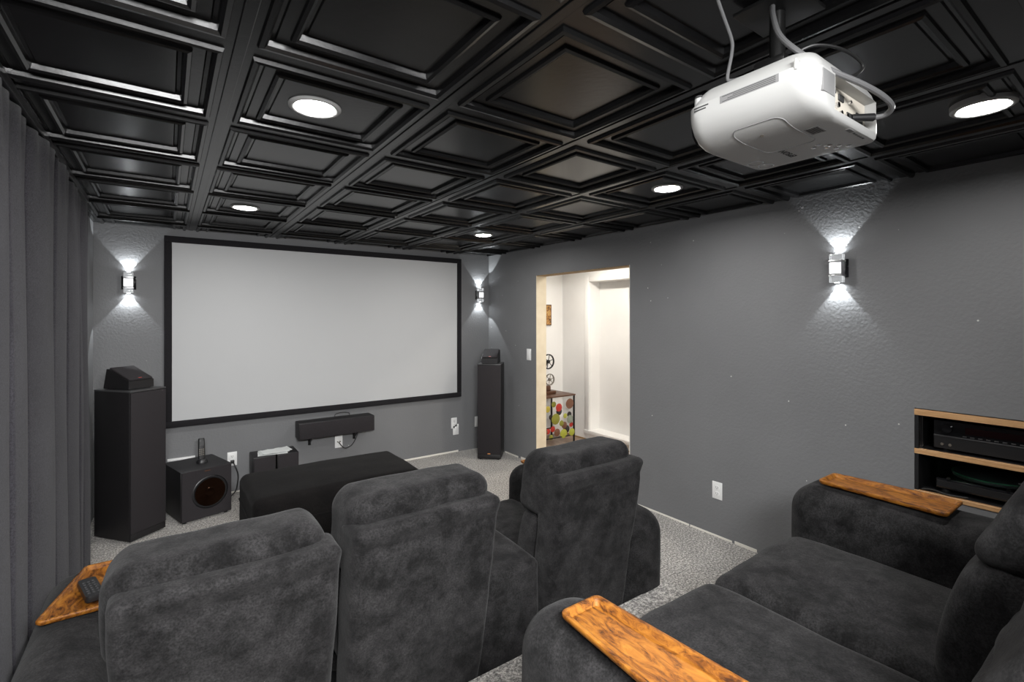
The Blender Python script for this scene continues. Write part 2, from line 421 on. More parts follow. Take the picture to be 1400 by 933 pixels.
# ------------------------------------------------------------------ sconces (local: wall at y=0, facing -y)
def sconce(label, loc, rz):
    t = thing('wall_sconce', label, 'wall light', loc, rz, 'up and down wall sconces')
    MB().bbox(-.046, .046, -.010, 0, -.052, .052, .003).build('back_plate', 'gloss', t)
    MB().bbox(-.030, .030, -.062, -.010, -.036, .036, .003).build('body', 'nickel', t)
    MB().bbox(-.029, .029, -.0645, -.062, -.030, .030, .001, 1).build('face', 'sconceface', t)
    for s in (-1, 1):
        MB().bbox(-.033, .033, -.066, -.010, *sorted((s*.036, s*.046)), .002).build('band', 'nickel', t)
        MB().bbox(-.030, .030, -.064, -.012, *sorted((s*.046, s*.080)), .002).build('acrylic_block', 'acrylic', t)
        MB().cyl((0, -.037, s*.0805), (0, -.037, s*.0825), .012, .012, 16).build('led', 'led', t)
        for nm, pw, ang, bl in (('sconce_beam', SPOT_NARROW, 78, .16), ('sconce_wash', SPOT_WIDE, 165, .6)):
            li = bpy.data.lights.new(nm, 'SPOT'); li.energy = pw; li.spot_size = math.radians(ang); li.spot_blend = bl
            li.shadow_soft_size = .006; li.color = (.93, .98, 1)
            lo = bpy.data.objects.new(nm, li); COL.objects.link(lo); lo.parent = t
            lo.location = (0, -.017, s*.084); lo.rotation_euler = (PI if s > 0 else 0, 0, 0)
    return t
sc0 = sconce('small chrome up and down wall light between the curtain and the screen', (-.246, YF, 1.80), 0)
dup(sc0, (2.972, YF, 1.79), 0, 'small chrome up and down wall light right of the screen, in the corner')
dup(sc0, (XR, 1.155, 1.805), -PI/2, 'largest chrome up and down wall light, alone on the long right wall')

# ------------------------------------------------------------------ outlets and switch (local: wall y=0, facing -y)
def plate(name, label, cat, loc, rz, kind='duplex', group='white wall plates'):
    t = thing(name, label, cat, loc, rz, group)
    MB().bbox(-.037, .037, -.006, 0, -.060, .060, .003).build('cover_plate', 'white', t)
    if kind == 'duplex':
        for s in (-1, 1):
            k = MB().loft([rrect(.034, .028, .012), rrect(.034, .028, .012, .0025)], mt=Matrix.Translation((0, -.006, s*.021)) @ Matrix.Rotation(PI/2, 4, 'X')).build('socket', 'white', t)
            MB().box(-.008, -.006, -.0092, -.0082, s*.021-.002, s*.021+.007).box(.006, .008, -.0092, -.0082, s*.021-.002, s*.021+.007).cyl((0, -.0082, s*.021-.008), (0, -.0092, s*.021-.008), .0025, .0025, 8).build('slots', 'ink', k)
    elif kind == 'switch':
        MB().bbox(-.017, .017, -.0085, -.006, -.034, .034, .002).build('rocker', 'white', t)
    else:
        for s in (-1, 1): MB().cyl((s*.012, -.006, 0), (s*.012, -.018, 0), .006, .005, 12).build('jack', 'pewter', t)
    return t
plate('wall_outlet', 'white double outlet low on the long right wall beside the rear seats', 'outlet', (XR, 1.906, .324), -PI/2)
plate('light_switch', 'white rocker light switch on the right wall beside the doorway', 'light switch', (XR, 4.055, 1.136), -PI/2, 'switch')
plate('wall_outlet', 'white outlet above the subwoofer with a black power cord plugged in', 'outlet', (.46, YF, .297), 0)
plate('cable_plate', 'white cable plate on the wall below the hanging centre speaker', 'wall plate', (1.367, YF, .312), 0, 'cable')
plate('wall_outlet', 'upper of two white outlets on the front wall left of the right tower', 'outlet', (2.645, YF, .332), 0)
plate('wall_outlet', 'lower white outlet overlapping another, left of the right tower speaker', 'outlet', (2.668, YF, .256), 0, 'switch')
plate('wall_outlet', 'white wall plate half hidden behind the right tower speaker', 'outlet', (2.955, YF, .312), 0, 'switch')
tag(MB().bbox(.0, .19, YF-.02, YF, .352, .372, .003).build('cable_raceway', 'white'), 'short white cable strip on the wall behind the subwoofer', 'cable cover')

# ------------------------------------------------------------------ speakers (local: front faces -y, base at z 0)
def tower(label, loc, rz, dep, badge=True):
    t = thing('tower_speaker', label, 'speaker', loc, rz, 'tower speakers')
    w = .252/2
    MB().bbox(-w, w, .012, dep, .012, 1.018, .003).build('cabinet', 'cabinet', t)
    MB().bbox(-w-.001, w+.001, .004, dep+.001, 1.018, 1.028, .002).build('top_cap', 'capgrey', t)
    MB().bbox(-w+.003, w-.003, 0, .012, .06, 1.014, .003).build('grille', 'grille', t)
    MB().bbox(-w+.003, w-.003, .004, .012, .013, .058, .002).build('front_plinth', 'cabinet', t)
    if badge: MB().loft([rrect(.030, .008, .003), rrect(.030, .008, .003, .003)], mt=Matrix.Translation((0, 0, .068)) @ Matrix.Rotation(PI/2, 4, 'X')).build('badge', 'orange', t)
    for sx in (-1, 1):
        for yy in (.04, dep-.03): MB().cyl((sx*(w-.03), yy, 0), (sx*(w-.03), yy, .013), .012, .014, 12).build('foot', 'black', t)
    return t
def topper(label, loc, rz):
    t = thing('height_speaker', label, 'speaker', loc, rz, 'upward firing speakers on the towers')
    w = .175/2; d = .235; h0_, h1 = .055, .135
    mb = MB()
    pts = [(0, 0), (d, 0), (d-.03, h1), (d-.045, h1+.002), (0, h0_)]
    mb.add([(sx*w, y, z) for sx in (-1, 1) for y, z in pts], [(0,1,2,3,4), (9,8,7,6,5)]+[(k, (k+1)%5, 5+(k+1)%5, 5+k) for k in range(5)])
    mb.build('cabinet', 'cabinet', t)
    a = Vector((0, .004, h0_+.003)); u = Vector((0, d-.05, h1-h0_)).normalized(); L_ = math.hypot(d-.053, h1-h0_)
    nrm = Vector((0, -u.z, u.y))
    mt = Matrix(((1, u.x*0, nrm.x, 0), (0, u.y, nrm.y, a.y), (0, u.z, nrm.z, a.z), (0, 0, 0, 1)))
    MB().loft([rrect(w*2-.010, L_, .006, 0, cy=L_/2), rrect(w*2-.010, L_, .006, .008, cy=L_/2), rrect(w*2-.016, L_-.006, .006, .011, cy=L_/2)], mt=mt).build('grille', 'grille', t)
    MB().bbox(-.012, .012, .012, .018, .0108, .0125, .0005, 1, mt=mt).build('badge', 'reddot', t)
    for sx in (-1, 1):
        feet(t, [(sx*.07, .02), (sx*.07, d-.03)], -.004, .001, .008)
    return t
def front_basis(p, q):   # bottom-left and bottom-right of the front face seen from the front -> centre, rz
    c = ((p[0]+q[0])/2, (p[1]+q[1])/2); return (c[0], c[1], 0), math.atan2(q[1]-p[1], q[0]-p[0])
LL, LR_ = front_basis((-.203, 4.135), (-.003, 4.297)); tower('tall black tower speaker beside the curtain, left of the screen', LL, LR_, .335, False)
RL, RR_ = front_basis((2.711, 4.435), (2.894, 4.272)); tower('tall black tower speaker in the corner right of the screen', RL, RR_, .30)
def along(loc, rz, d, z): return (loc[0]-math.sin(rz)*d, loc[1]+math.cos(rz)*d, z)
topper('black wedge speaker sitting on top of the left tower speaker', along(LL, LR_, .07, 1.032), LR_)
topper('black wedge speaker sitting on top of the right tower speaker', along(RL, RR_, .04, 1.032), RR_)
# subwoofer
SL, SR = front_basis((.084, 4.28), (.414, 4.372))
sub = t = thing('subwoofer', 'black cube subwoofer with a copper cone behind its cloth front, left of the screen', 'subwoofer', SL, SR)
w = .342/2
MB().bbox(-w, w, .014, .40, .015, .385, .003).build('cabinet', 'cabinet', t)
mb = MB(); CXs, CZs, R_ = .02, .20, .124
sq = []; ci = []
for k in range(64):
    a = 2*PI*k/64; c_, s_ = math.cos(a), math.sin(a); q = max(abs(c_), abs(s_))
    sq.append((max(-w+.003, min(w-.003, c_/q*.175)), 0, .2005+s_/q*.182)); ci.append((CXs+c_*R_, .0008, CZs+s_*R_))
mb.loft([[(x, .0135, z) for x, _, z in sq], [(x, .002, z) for x, _, z in sq], [(x*.992, 0, .2005+(z-.2005)*.992) for x, _, z in sq], ci, [(x, .0125, z) for x, _, z in ci]], False, False).build('grille', 'grille', t)
mt = Matrix.Translation((CXs, .0125, CZs)) @ Matrix.Rotation(PI/2, 4, 'X')
MB().lathe([(.1245, .0), (.116, .006), (.108, .007), (.102, .004)], 48, mt).build('surround_ring', 'black', t)
MB().lathe([(.104, .0045), (.060, -.004), (.034, -.008), (.030, -.004), (.0, -.001)], 48, Matrix.Translation((CXs, .0035, CZs)) @ Matrix.Rotation(PI/2, 4, 'X')).build('woofer_cone', 'cone', t)
MB().bbox(-.02, .02, -.002, 0, .362, .370, .001, 1).build('badge', 'brown', t)
for sx in (-1, 1):
    for yy in (.04, .36): MB().cyl((sx*.14, yy, 0), (sx*.14, yy, .016), .014, .016, 12).build('foot', 'black', t)
# cordless phone on the subwoofer
pz = .385
t = thing('cordless_phone', 'black cordless phone standing in its charging cradle on the subwoofer', 'phone', (.223, 4.52, pz), .1)
MB().loft([rrect(.075, .085, .03, 0), rrect(.075, .085, .03, .012), rrect(.060, .065, .025, .030)]).build('cradle', 'black', t)
hm = Matrix.Translation((0, .01, .02)) @ Matrix.Rotation(-.12, 4, 'X')
hs = MB().loft([rrect(.046, .026, .010, 0), rrect(.048, .028, .011, .02), rrect(.046, .026, .010, .10), rrect(.044, .024, .010, .158), rrect(.034, .016, .007, .166)], mt=hm).build('handset', 'black', t)
mb = MB()
for r in range(4):
    for c_ in range(3): mb.bbox(-.016+c_*.0125-.003, -.016+c_*.0125+.006, -.0155, -.013, .035+r*.014, .042+r*.014, .001, 1, mt=hm)
mb.build('keypad', 'pewter', hs)
MB().bbox(-.015, .015, -.0145, -.012, .108, .142, .001, 1, mt=hm).build('display', 'capgrey', hs)
# power cord from the outlet down behind the subwoofer
pc = MB().tube([(.46, YF-.010, .276), (.475, YF-.055, .25), (.50, YF-.06, .16), (.485, YF-.07, .05), (.45, YF-.10, .012), (.40, YF-.16, .010), (.33, YF-.155, .03), (.27, YF-.09, .06)], .005).bbox(.445, .475, YF-.034, YF-.009, .264, .290, .004).build('power_cord', 'cable', sub)
pc.data.transform((Matrix.Translation(SL) @ Matrix.Rotation(SR, 4, 'Z')).inverted())
# pair of small speakers on the floor
for k, (x0, lb) in enumerate(((.585, 'left of two small black box speakers under the screen, papers on top'), (.768, 'right of two small black box speakers under the screen, papers on top'))):
    t = thing('bookshelf_speaker', lb, 'speaker', (x0+.085, 4.52, 0), 0, 'small speakers on the floor')
    MB().bbox(-.085, .085, .012, .25, .008, .352, .003).build('cabinet', 'cabinet', t)
    MB().bbox(-.082, .082, 0, .012, .02, .348, .004).build('grille', 'grille', t)
    for sx in (-1, 1): feet(t, [(sx*.06, .03), (sx*.06, .22)], 0, .009, .01)
random.seed(5)
for k in range(3):
    mt = Matrix.Translation((.745+.012*k, 4.625+.012*(k % 2), .3522+.0065*k)) @ Matrix.Rotation(.12*(k-1), 4, 'Z')
    mb = MB(); n = 10; vs = []; fs = []
    for layer in (0, 1):
        for i in range(n+1):
            for j in range(2):
                xx = -.115+.23*i/n; vs.append(mt @ Vector((xx, -.07+.14*j, .0002+layer*.003+.004*(math.sin(i*.9+k)**2)*(k > 0))))
    q = 2*(n+1)
    for i in range(n):
        a = i*2; fs += [(a, a+1, a+3, a+2), (q+a, q+a+2, q+a+3, q+a+1), (a, a+2, q+a+2, q+a), (a+1, q+a+1, q+a+3, a+3)]
    fs += [(0, q, q+1, 1), (2*n, 2*n+1, q+2*n+1, q+2*n)]
    tag(MB().add(vs, fs).build('leaflet', 'paper'), ['bottom leaflet of the pale papers on the small floor speakers', 'middle leaflet of the pale papers on the small floor speakers', 'top leaflet of the pale papers on the small floor speakers'][k], 'paper', 'papers on the small speakers')
# centre speaker on brackets
t = thing('center_speaker', 'long black centre speaker hung on two wall brackets below the screen', 'speaker', (1.31, YF, .42))
w = .345
MB().bbox(-w, w, -.195, -.03, 0, .148, .003).build('cabinet', 'cabinet', t)
MB().bbox(-w+.003, w-.003, -.207, -.195, .003, .145, .004).build('grille', 'grille', t)
for sx in (-.215, .205):
    mb = MB().bbox(sx-.012, sx+.012, -.012, 0, -.10, .03, .002).bbox(sx-.012, sx+.012, -.15, 0, -.010, 0, .002)
    mb.tube([(sx, -.13, -.008), (sx, -.07, -.04), (sx, -.008, -.085)], .007, 8, 4); mb.build('bracket', 'steel', t)
MB().tube([(.055, -.018, -.11), (.06, -.05, -.125), (.10, -.06, -.165), (.16, -.06, -.15), (.205, -.06, -.09), (.235, -.05, -.02), (.26, -.025, .03)], .004).build('speaker_wire', 'cable', t)
MB().tube([(.015, -.02, .12), (.02, -.022, .165), (.08, -.022, .178), (.15, -.022, .165), (.155, -.02, .12)], .004).build('wire_loop', 'cable', t)

# ------------------------------------------------------------------ curtain
t = thing('curtain', 'floor length charcoal curtain hanging along the left wall', 'curtain', (0, 0, 0))
CY0, CY1, NZ, NY = .15, 3.86, 26, 900
vs = []; fs = []
PL_ = [.08, .42, .80, 1.12, 1.50, 1.83, 2.10, 2.38, 2.80, 3.17, 3.50, 3.70, 3.95]
DP_ = [1, 1, .6, 1, 1, .7, 1, 1, .25, 1, 1, .5, 1]
def fold(y, zf):
    j = max(k for k, q in enumerate(PL_) if q <= y); a, b_ = PL_[j], PL_[j+1]
    sh_ = .012*math.sin(j*2.1)*(1-zf)
    u = max(0, min(1, (y-a)/(b_-a)))
    crease = DP_[j]*math.exp(-(u*(b_-a)/.011)**2)+DP_[j+1]*math.exp(-((1-u)*(b_-a)/.011)**2)
    x = -.404 + .014*math.sin(PI*u)*(b_-a)/.3 + .012*(u-.5)*(1 if j % 2 else -1) - .036*min(1, crease)
    x += .004*math.sin(zf*7+j*1.7) + .010*(1-zf)
    x += .006*math.sin(y*52)*max(0, (zf-.90)/.10) + .004*math.sin(zf*3+y*4)
    return x
vs = []; fs = []
for k in range(NZ+1):
    zf = k/NZ; z = .015+zf*2.195
    for i in range(NY+1):
        y = CY0+(CY1-CY0)*i/NY; vs.append((fold(y, zf), y+.012*math.sin(y*3+zf*4)*(1-zf), z))
for k in range(NZ):
    for i in range(NY): a = k*(NY+1)+i; fs.append((a, a+1, a+NY+2, a+NY+1))
cu = MB().add(vs, fs).build('cloth', 'curtain', t, 80)
so = cu.modifiers.new('thickness', 'SOLIDIFY'); so.thickness = .004
MB().bbox(-.43, -.385, CY0, CY1, 2.218, 2.2525, .003).build('ceiling_track', 'black', t)

# ------------------------------------------------------------------ theatre seating
def tray(parent, cx, cy, z, length, wf, wr_, skew=0):
    mb = MB(); L_ = []
    for ins, dz in ((.004, -.010), (0, -.004), (0, .003), (.002, .005), (.008, .005), (.011, .003), (.017, -.013), (.023, -.016)):
        L_.append([(x+skew*(y-cy)/length, y, q) for x, y, q in rrect(wf-2*ins, length-2*ins, max(.016-ins*.4, .006), z+dz+.009, 6, wr_-2*ins, cx, cy)])
    return mb.loft(L_).build('wood_tray', 'burl', parent, 50)
def arm(parent, x0, x1, y0, y1, z1, z0=0, r=.085, off=0):
    hx, hy, hz = (x1-x0)/2, (y1-y0)/2, (z1-z0)/2+.1
    def fn(p):
        q = p.copy(); a = max(0, (p.z+hz)/(2*hz)-.55)
        q.z -= .05*max(0, -p.y/hy-.45)**1.5 * (1 if p.z > 0 else 0)
        q += Vector((nz(p, 5, .005, off), 0, nz(p, 4, .003, off+3))); return q
    return MB().rbox(hx, hy, hz, r, ((x0+x1)/2, (y0+y1)/2, z1-.012-hz), fn, clampz=-hz+.212, seg=(6, 12)).build('arm', 'velour', parent, 60)
def backrest(parent, x0, x1, ytop, ybot, zb, zlip, zcrown, off=0, head=.165, lumb=.20, hl=.22, hdx=0):
    """rear shell (leans back), lumbar pad and headrest roll; faces +y"""
    cx, hw = (x0+x1)/2, (x1-x0)/2
    hz = (zlip-zb)/2
    def lean(z): return ytop+(ybot-ytop)*(1-(z-zb)/(zlip-zb))
    def shell(p):
        q = p.copy(); zf = (p.z+hz)/(2*hz)
        q.x *= 1-.06*(1-zf)
        # raised band at the top edge of the rear panel, over a stitched line
        if p.y < 0:
            edge = max(0, min(1, (hw-abs(p.x))/.03)); d = (zlip-zb)*(1-zf)
            q.y -= .010*math.exp(-((d-.020)/.030)**2)
            q.y += .009*math.exp(-((d-.072)/.010)**2)*edge
            q.y -= .018*math.sin(PI*min(1, zf*1.05))*edge*.6
        q += Vector((nz(p, 6, .006, off), nz(p, 5, .010, off+5)+nz(p, 15, .003, off+9), nz(p, 5, .004, off+2)))
        q.y += lean(q.z+zb+hz)+.065
        return q
    sh = MB().rbox(hw, .065, hz, .028, (cx, 0, zb+hz), shell, seg=(4, 64)).build('backrest', 'velour', parent, 60)
    def roll(p):
        q = p.copy()
        q += Vector((nz(p, 8, .006, off+11), nz(p, 8, .009, off+13), nz(p, 7, .006, off+15)))
        q.z -= .03*max(0, abs(p.x)/hw-.80)*(1 if p.z > 0 else 0)*5*.3
        q.y -= hl*p.z
        return q
    hh = .135; hc = zcrown-hh-.002
    MB().rbox(hw-.004, .115, hh, .062, (cx+hdx, lean(hc)+head, hc), roll, seg=(7, 16)).build('headrest', 'velour', sh, 60)
    def lum(p):
        q = p.copy(); q.y += .045*math.cos(p.z/.2*1.2)+nz(p, 7, .008, off+20)
        q.y -= .2*p.z; return q
    zl0, zl1 = zb+.36, zcrown-.25
    MB().rbox(hw-.008, .085, max(.12, (zl1-zl0)/2), .06, (cx, lean(zlip)+lumb, (zl0+zl1)/2), lum, seg=(5, 12)).build('lumbar_pad', 'velour', sh, 60)
    return sh
def seat(parent, x0, x1, y0, y1, z1, off=0, th=.16):
    hx, hy, hz = (x1-x0)/2, (y1-y0)/2, th/2
    def fn(p):
        q = p.copy()
        if p.z > 0: q.z += .022*math.cos(p.x/hx*1.45)*math.cos(p.y/hy*1.3)-.006
        q += Vector((0, nz(p, 6, .005, off), nz(p, 7, .007, off+4))); return q
    return MB().rbox(hx, hy, hz, .055, ((x0+x1)/2, (y0+y1)/2, z1-hz), fn, seg=(5, 16)).build('seat_cushion', 'velour', parent, 60)
def front_panel(parent, x0, x1, y0, y1, z0, z1, off=0):
    hx, hy, hz = (x1-x0)/2, (y1-y0)/2, (z1-z0)/2
    return MB().rbox(hx, hy, hz, .03, ((x0+x1)/2, (y0+y1)/2, (z0+z1)/2), lambda p: p+Vector((0, nz(p, 5, .008, off), 0)), seg=(4, 8)).build('footrest', 'velour', parent, 60)

# front row: arm, seat, seat, console, seat, arm
fs_ = thing('theater_sofa', 'front row black velour theatre sofa, three recliner seats with a console and wood arm trays', 'sofa', (.8, 1.95, 0))
fs_inv = Vector((-.8, -1.95, 0))
parts = []
a1 = arm(fs_, -.352, -.130, 1.47, 2.42, .615, 0, .10, 1); tray(a1, -.213, 2.145, .615, .35, .105, .170, .044)
a2 = arm(fs_, 1.728, 1.992, 1.475, 2.52, .615, 0, .10, 2); tray(a2, 1.868, 2.27, .615, .35, .125, .165)
parts += [a1, a2]
for k, (x0, x1, yt, zl, zc, hdx) in enumerate(((-.114, .400, 1.355, .899, .950, -.018), (.432, .945, 1.378, .912, .988, -.004), (1.222, 1.712, 1.39, .912, .976, -.008))):
    parts.append(backrest(fs_, x0, x1, yt, 1.532, .04, zl, zc, 30+k*17, hdx=hdx))
    parts.append(seat(fs_, x0+.003, x1-.003, 1.68, 2.38, .455, 60+k*5))
    parts.append(front_panel(fs_, x0+.012, x1-.012, 2.28, 2.385, .05, .36, k))
    parts.append(MB().bbox(x0+.01, x1-.01, 1.62, 2.28, .03, .30, .01).build('base_frame', 'black', fs_))
def cons(p):
    q = p.copy(); q += Vector((nz(p, 6, .004, 90), nz(p, 6, .006, 93), nz(p, 5, .005, 95)+.05*p.y)); return q
parts.append(MB().rbox(.134, .40, .385, .035, (1.085, 1.905, .20), cons, clampz=-.19, seg=(4, 12)).build('console', 'velour', fs_, 60))
for p in parts: shift(p, fs_inv)

# rear loveseat on the riser
LVO = Vector((1.47, .5, RZ))
lv = thing('loveseat', 'rear black velour two seat loveseat on the carpeted riser with wood arm trays', 'loveseat', LVO)
parts = []
a1 = arm(lv, .648, .878, -.10, .935, .868, RZ, .10, 5); tray(a1, .760, .575, .868, .46, .118, .172)
a2 = arm(lv, 2.035, 2.335, -.10, .960, .868, RZ, .10, 6); tray(a2, 2.185, .66, .868, .40, .150, .190)
parts += [a1, a2]
for k, (x0, x1, yt, hd, lu) in enumerate(((.885, 1.452, -.09, .10, .20), (1.462, 2.028, -.02, .145, .235))):
    parts.append(backrest(lv, x0, x1, yt, yt+.10, RZ+.04, RZ+.915, RZ+.992, 130+k*13, hd, lu, .52))
    parts.append(seat(lv, x0-.001, x1+.001, .20, .925, .685, 160+k*7, .18))
    parts.append(front_panel(lv, x0+.012, x1-.012, .80, .915, RZ+.05, RZ+.36, 5+k))
    parts.append(MB().bbox(x0+.01, x1-.01, .16, .80, RZ+.03, RZ+.28, .01).build('base_frame', 'black', lv))
for p in parts: shift(p, -LVO)

# remote on the left tray
t = thing('remote_control', 'black remote control lying in the wood tray of the left front arm', 'remote control', (-.205, 2.10, .622), .25)
MB().loft([rrect(.046, .15, .012, 0), rrect(.050, .155, .014, .006), rrect(.046, .15, .012, .020)]).build('body', 'black', t)
mb = MB()
for r in range(6):
    for c_ in range(3): mb.cyl((-.012+.012*c_, -.05+r*.018, .0195), (-.012+.012*c_, -.05+r*.018, .0215), .004, .0035, 8)
mb.build('buttons', 'capgrey', t)

# ottoman
t = thing('ottoman', 'long low black fabric ottoman on the carpet between the front row and the screen', 'ottoman', (.91, 3.36, 0), .01)
def otf(p):
    q = p.copy()
    if p.z > 0: q.z += .018*math.cos(p.x/.53*1.5)*math.cos(p.y/.31*1.4)
    q += Vector((nz(p, 5, .006, 200), nz(p, 5, .006, 203), nz(p, 6, .005, 206))); return q
MB().rbox(.522, .305, .235, .05, (0, 0, .255), otf, clampz=-.20, seg=(5, 16)).build('body', 'ottofab', t, 60)
mb = MB(); L_ = [rrect(1.05, .616, .06, .335, 6), rrect(1.058, .624, .06, .340, 6), rrect(1.05, .616, .06, .345, 6)]
mb.loft(L_).build('piping', 'ottofab', t, 60)
for sx in (-.45, .45):
    for sy in (-.24, .24): MB().cyl((sx, sy, 0), (sx, sy, .062), .018, .026, 14).build('leg', 'black', t)

# ------------------------------------------------------------------ projector
PX, PY, PZ = 1.165, .552, 1.930
pj = thing('projector', 'white home cinema projector hung upside down from the ceiling on a black mount', 'projector', (PX, PY, PZ))
PW, PL, PH = .350, .284, .124
SEC = ((.115, .030, .018, 0), (.090, .012, .007, .0012), (.062, .006, .003, .006), (.036, .002, .001, .016), (.016, 0, 0, .032), (.004, 0, 0, .050), (0, 0, 0, .066), (0, 0, 0, .084),
       (.003, .003, .002, .0850), (.005, .004, .003, .0856), (.010, .010, .006, .098), (.020, .022, .014, .114), (.030, .032, .022, PH))
lp = []
for il, ir, iy, z in SEC:
    lp.append(rrect(PW-il-ir, PL-2*iy, max(.016, .046-max(il, iy)*.25), z, 8, cx=(il-ir)/2))
def zs(x):      # height of the turned-down face at x
    for (a, _, _, z0), (b_, _, _, z1) in zip(SEC, SEC[1:]):
        xa, xb = -PW/2+a, -PW/2+b_
        if x >= xa: return z0
        if xb <= x < xa: return z0+(z1-z0)*(xa-x)/(xa-xb)
    return .06
bo = MB().loft(lp).build('shell', 'projw', pj, 40)
cut = MB().box(-.080, .140, -.30, -PL/2+.026, .014, .0845).build('cut', 'projw')
cut.location = (PX, PY, PZ)
md = bo.modifiers.new('recess', 'BOOLEAN'); md.operation = 'DIFFERENCE'; md.object = cut; md.solver = 'EXACT'
bpy.context.view_layer.update()
dg = bpy.context.evaluated_depsgraph_get(); nm = bpy.data.meshes.new_from_object(bo.evaluated_get(dg))
bo.modifiers.clear(); bo.data = nm; bpy.data.objects.remove(cut, do_unlink=True)
for p in nm.polygons: p.use_smooth = True
nm.set_sharp_from_angle(angle=math.radians(40))
yb = -PL/2+.026
pp = MB().bbox(-.0795, .1395, yb-.003, yb, .0145, .084, .001, 1).build('port_panel', 'ports', pj)
mb = MB()
for x, z, r in ((-.062, .050, .006), (-.062, .030, .006), (-.038, .066, .005), (-.018, .044, .0065), (-.002, .030, .0065), (.026, .032, .005), (.046, .066, .004), (-.045, .036, .005)):
    MB().cyl((x, yb-.003, z), (x, yb-.010, z), r, r*.9, 12).build('jack', 'chrome', pp)
MB().bbox(.036, .066, yb-.006, yb-.003, .030, .044, .001, 1).bbox(-.008, .018, yb-.006, yb-.003, .058, .072, .001, 1).bbox(.085, .12, yb-.006, yb-.003, .03, .055, .002, 1).build('sockets', 'ink', pp)
for x0, x1 in ((-.137, -.084),):
    mb = MB().bbox(x0, x1, -PL/2-.0012, -PL/2+.004, .036 if x0 < 0 else .02, .080, .0012, 2)
    mb.build('side_vent', 'projg', pj)
# lens at the screen end
MB().lathe([(.034, -.02), (.036, 0), (.036, .022), (.030, .024), (.027, .012), (0, .010)], 28, Matrix.Translation((-.090, PL/2-.012, .056)) @ Matrix.Rotation(-PI/2, 4, 'X')).build('lens', 'gloss', pj)
MB().cyl((-.150, PL/2-.028, .078), (-.150, PL/2-.028, .108), .011, .011, 18).build('focus_tab', 'projw', pj)
MB().cyl((-.150, PL/2-.028, .108), (-.150, PL/2-.028, .114), .012, .010, 18).build('foot', 'ink', pj)
MB().bbox(-PW/2-.0015, -PW/2+.016, -.112, -.106, .078, .100, .002).build('latch_tab', 'projw', pj)
# lamp cover outline following the rounded face
lc = [(x, y, zs(x)-.0004) for x, y, _ in rrect(.170, .112, .020, 0, 6, cx=-.050, cy=-.008)]
seam = []
for a, b_ in zip(lc, lc[1:]+lc[:1]):
    for k in range(6):
        x = a[0]+(b_[0]-a[0])*k/6; y = a[1]+(b_[1]-a[1])*k/6; seam.append((x, y, zs(x)-.0004))
MB().tube(seam+seam[:1], .0010, 6, 1).build('lamp_cover_seam', 'projg', pj)
MB().cyl((-.088, .0, zs(-.088)-.001), (-.086, .0, zs(-.088)+.004), .0042, .0042, 12).build('cover_screw', 'pewter', pj)
text('maker_logo', 'EPSON', .022, 'ink', pj, Matrix.Translation((.076, .020, -.0006)) @ Matrix.Rotation(PI, 4, 'Y'))
lb = MB().bbox(-.052, -.008, -.098, -.070, -.0006, .001, .0003, 1).build('spec_label', 'labelg', pj)
mb = MB()
for k in range(5): mb.box(-.049, -.012-.004*(k % 2), -.095+k*.0048, -.0932+k*.0048, -.001, -.0005)
mb.build('label_lines', 'ink', lb)
for x, y, r in ((.092, -.062, .009), (.110, -.052, .005), (.082, -.035, .006), (.112, -.078, .006), (.126, -.066, .006), (.070, -.050, .006), (.132, -.090, .006)):
    MB().lathe([(0, -.0022), (r*.8, -.0020), (r, -.0008), (r, .001)], 20, Matrix.Translation((x, y, 0))).build('button', 'chrome', pj)
for x, y in ((.085, .105), (.128, .100)):
    MB().lathe([(.019, .003), (.019, -.0008), (.0165, -.0012), (.0165, .0005), (.004, .0008)], 28, Matrix.Translation((x, y, 0))).build('shift_dial', 'chrome', pj)
mb = MB()
for k in range(5): mb.box(.055+k*.012, .063+k*.012, -.128, -.124, -.0004, .0005)
mb.build('port_legend', 'ink', pj)
MB().bbox(.020, .045, -.132, -.122, -.0006, .0006, .0003, 1).build('port_badge', 'projg', pj)
# label on the side wall facing the room
xs = -PW/2+.010
mtl = Matrix.Translation((-PW/2+.0105, 0, .0965)) @ Matrix.Rotation(math.radians(-30), 4, 'Y')
mtl = Matrix.Translation((-PW/2, 0, 0))
lb = MB().bbox(-.0006, .001, -.078, .048, .067, .0835, .0003, 1, mt=mtl).build('rating_label', 'labelg', pj)
mb = MB()
for k in range(4): mb.box(-.0010, -.0005, -.072, .042-.012*(k % 3), .0692+k*.0036, .0704+k*.0036, mtl)
mb.build('label_lines', 'ink', lb)
mb = MB()
for k in range(2): mb.box(-.0004, .001, .082-.006*k, .112, .070+k*.006, .073+k*.006, mtl)
mb.build('model_label', 'ink', pj)
# ceiling mount
MB().bbox(-.06, .085, -.06, .085, HC-PZ-.010, HC-PZ-.001, .002).build('mount_plate', 'steel', pj)
MB().cyl((.012, .015, PH+.05), (.012, .015, HC-PZ-.008), .017, .017, 20).build('mount_pole', 'steel', pj)
MB().cyl((.012, .015, PH+.030), (.012, .015, PH+.060), .034, .024, 20).bbox(-.03, .05, -.02, .05, PH+.058, PH+.075, .003).build('mount_knuckle', 'steel', pj)
for a in (.6, 2.3, 3.9, 5.5):
    e = (.012+.085*math.cos(a), .015+.085*math.sin(a), PH-.002)
    MB().tube([(.012+.02*math.cos(a), .015+.02*math.sin(a), PH+.040), (.012+.06*math.cos(a), .015+.06*math.sin(a), PH+.038), (e[0], e[1], PH+.016), e], .008, 8, 4).build('mount_arm', 'steel', pj)
    MB().cyl((e[0], e[1], PH-.006), (e[0], e[1], PH+.012), .013, .010, 12).build('mount_screw', 'chrome', pj)
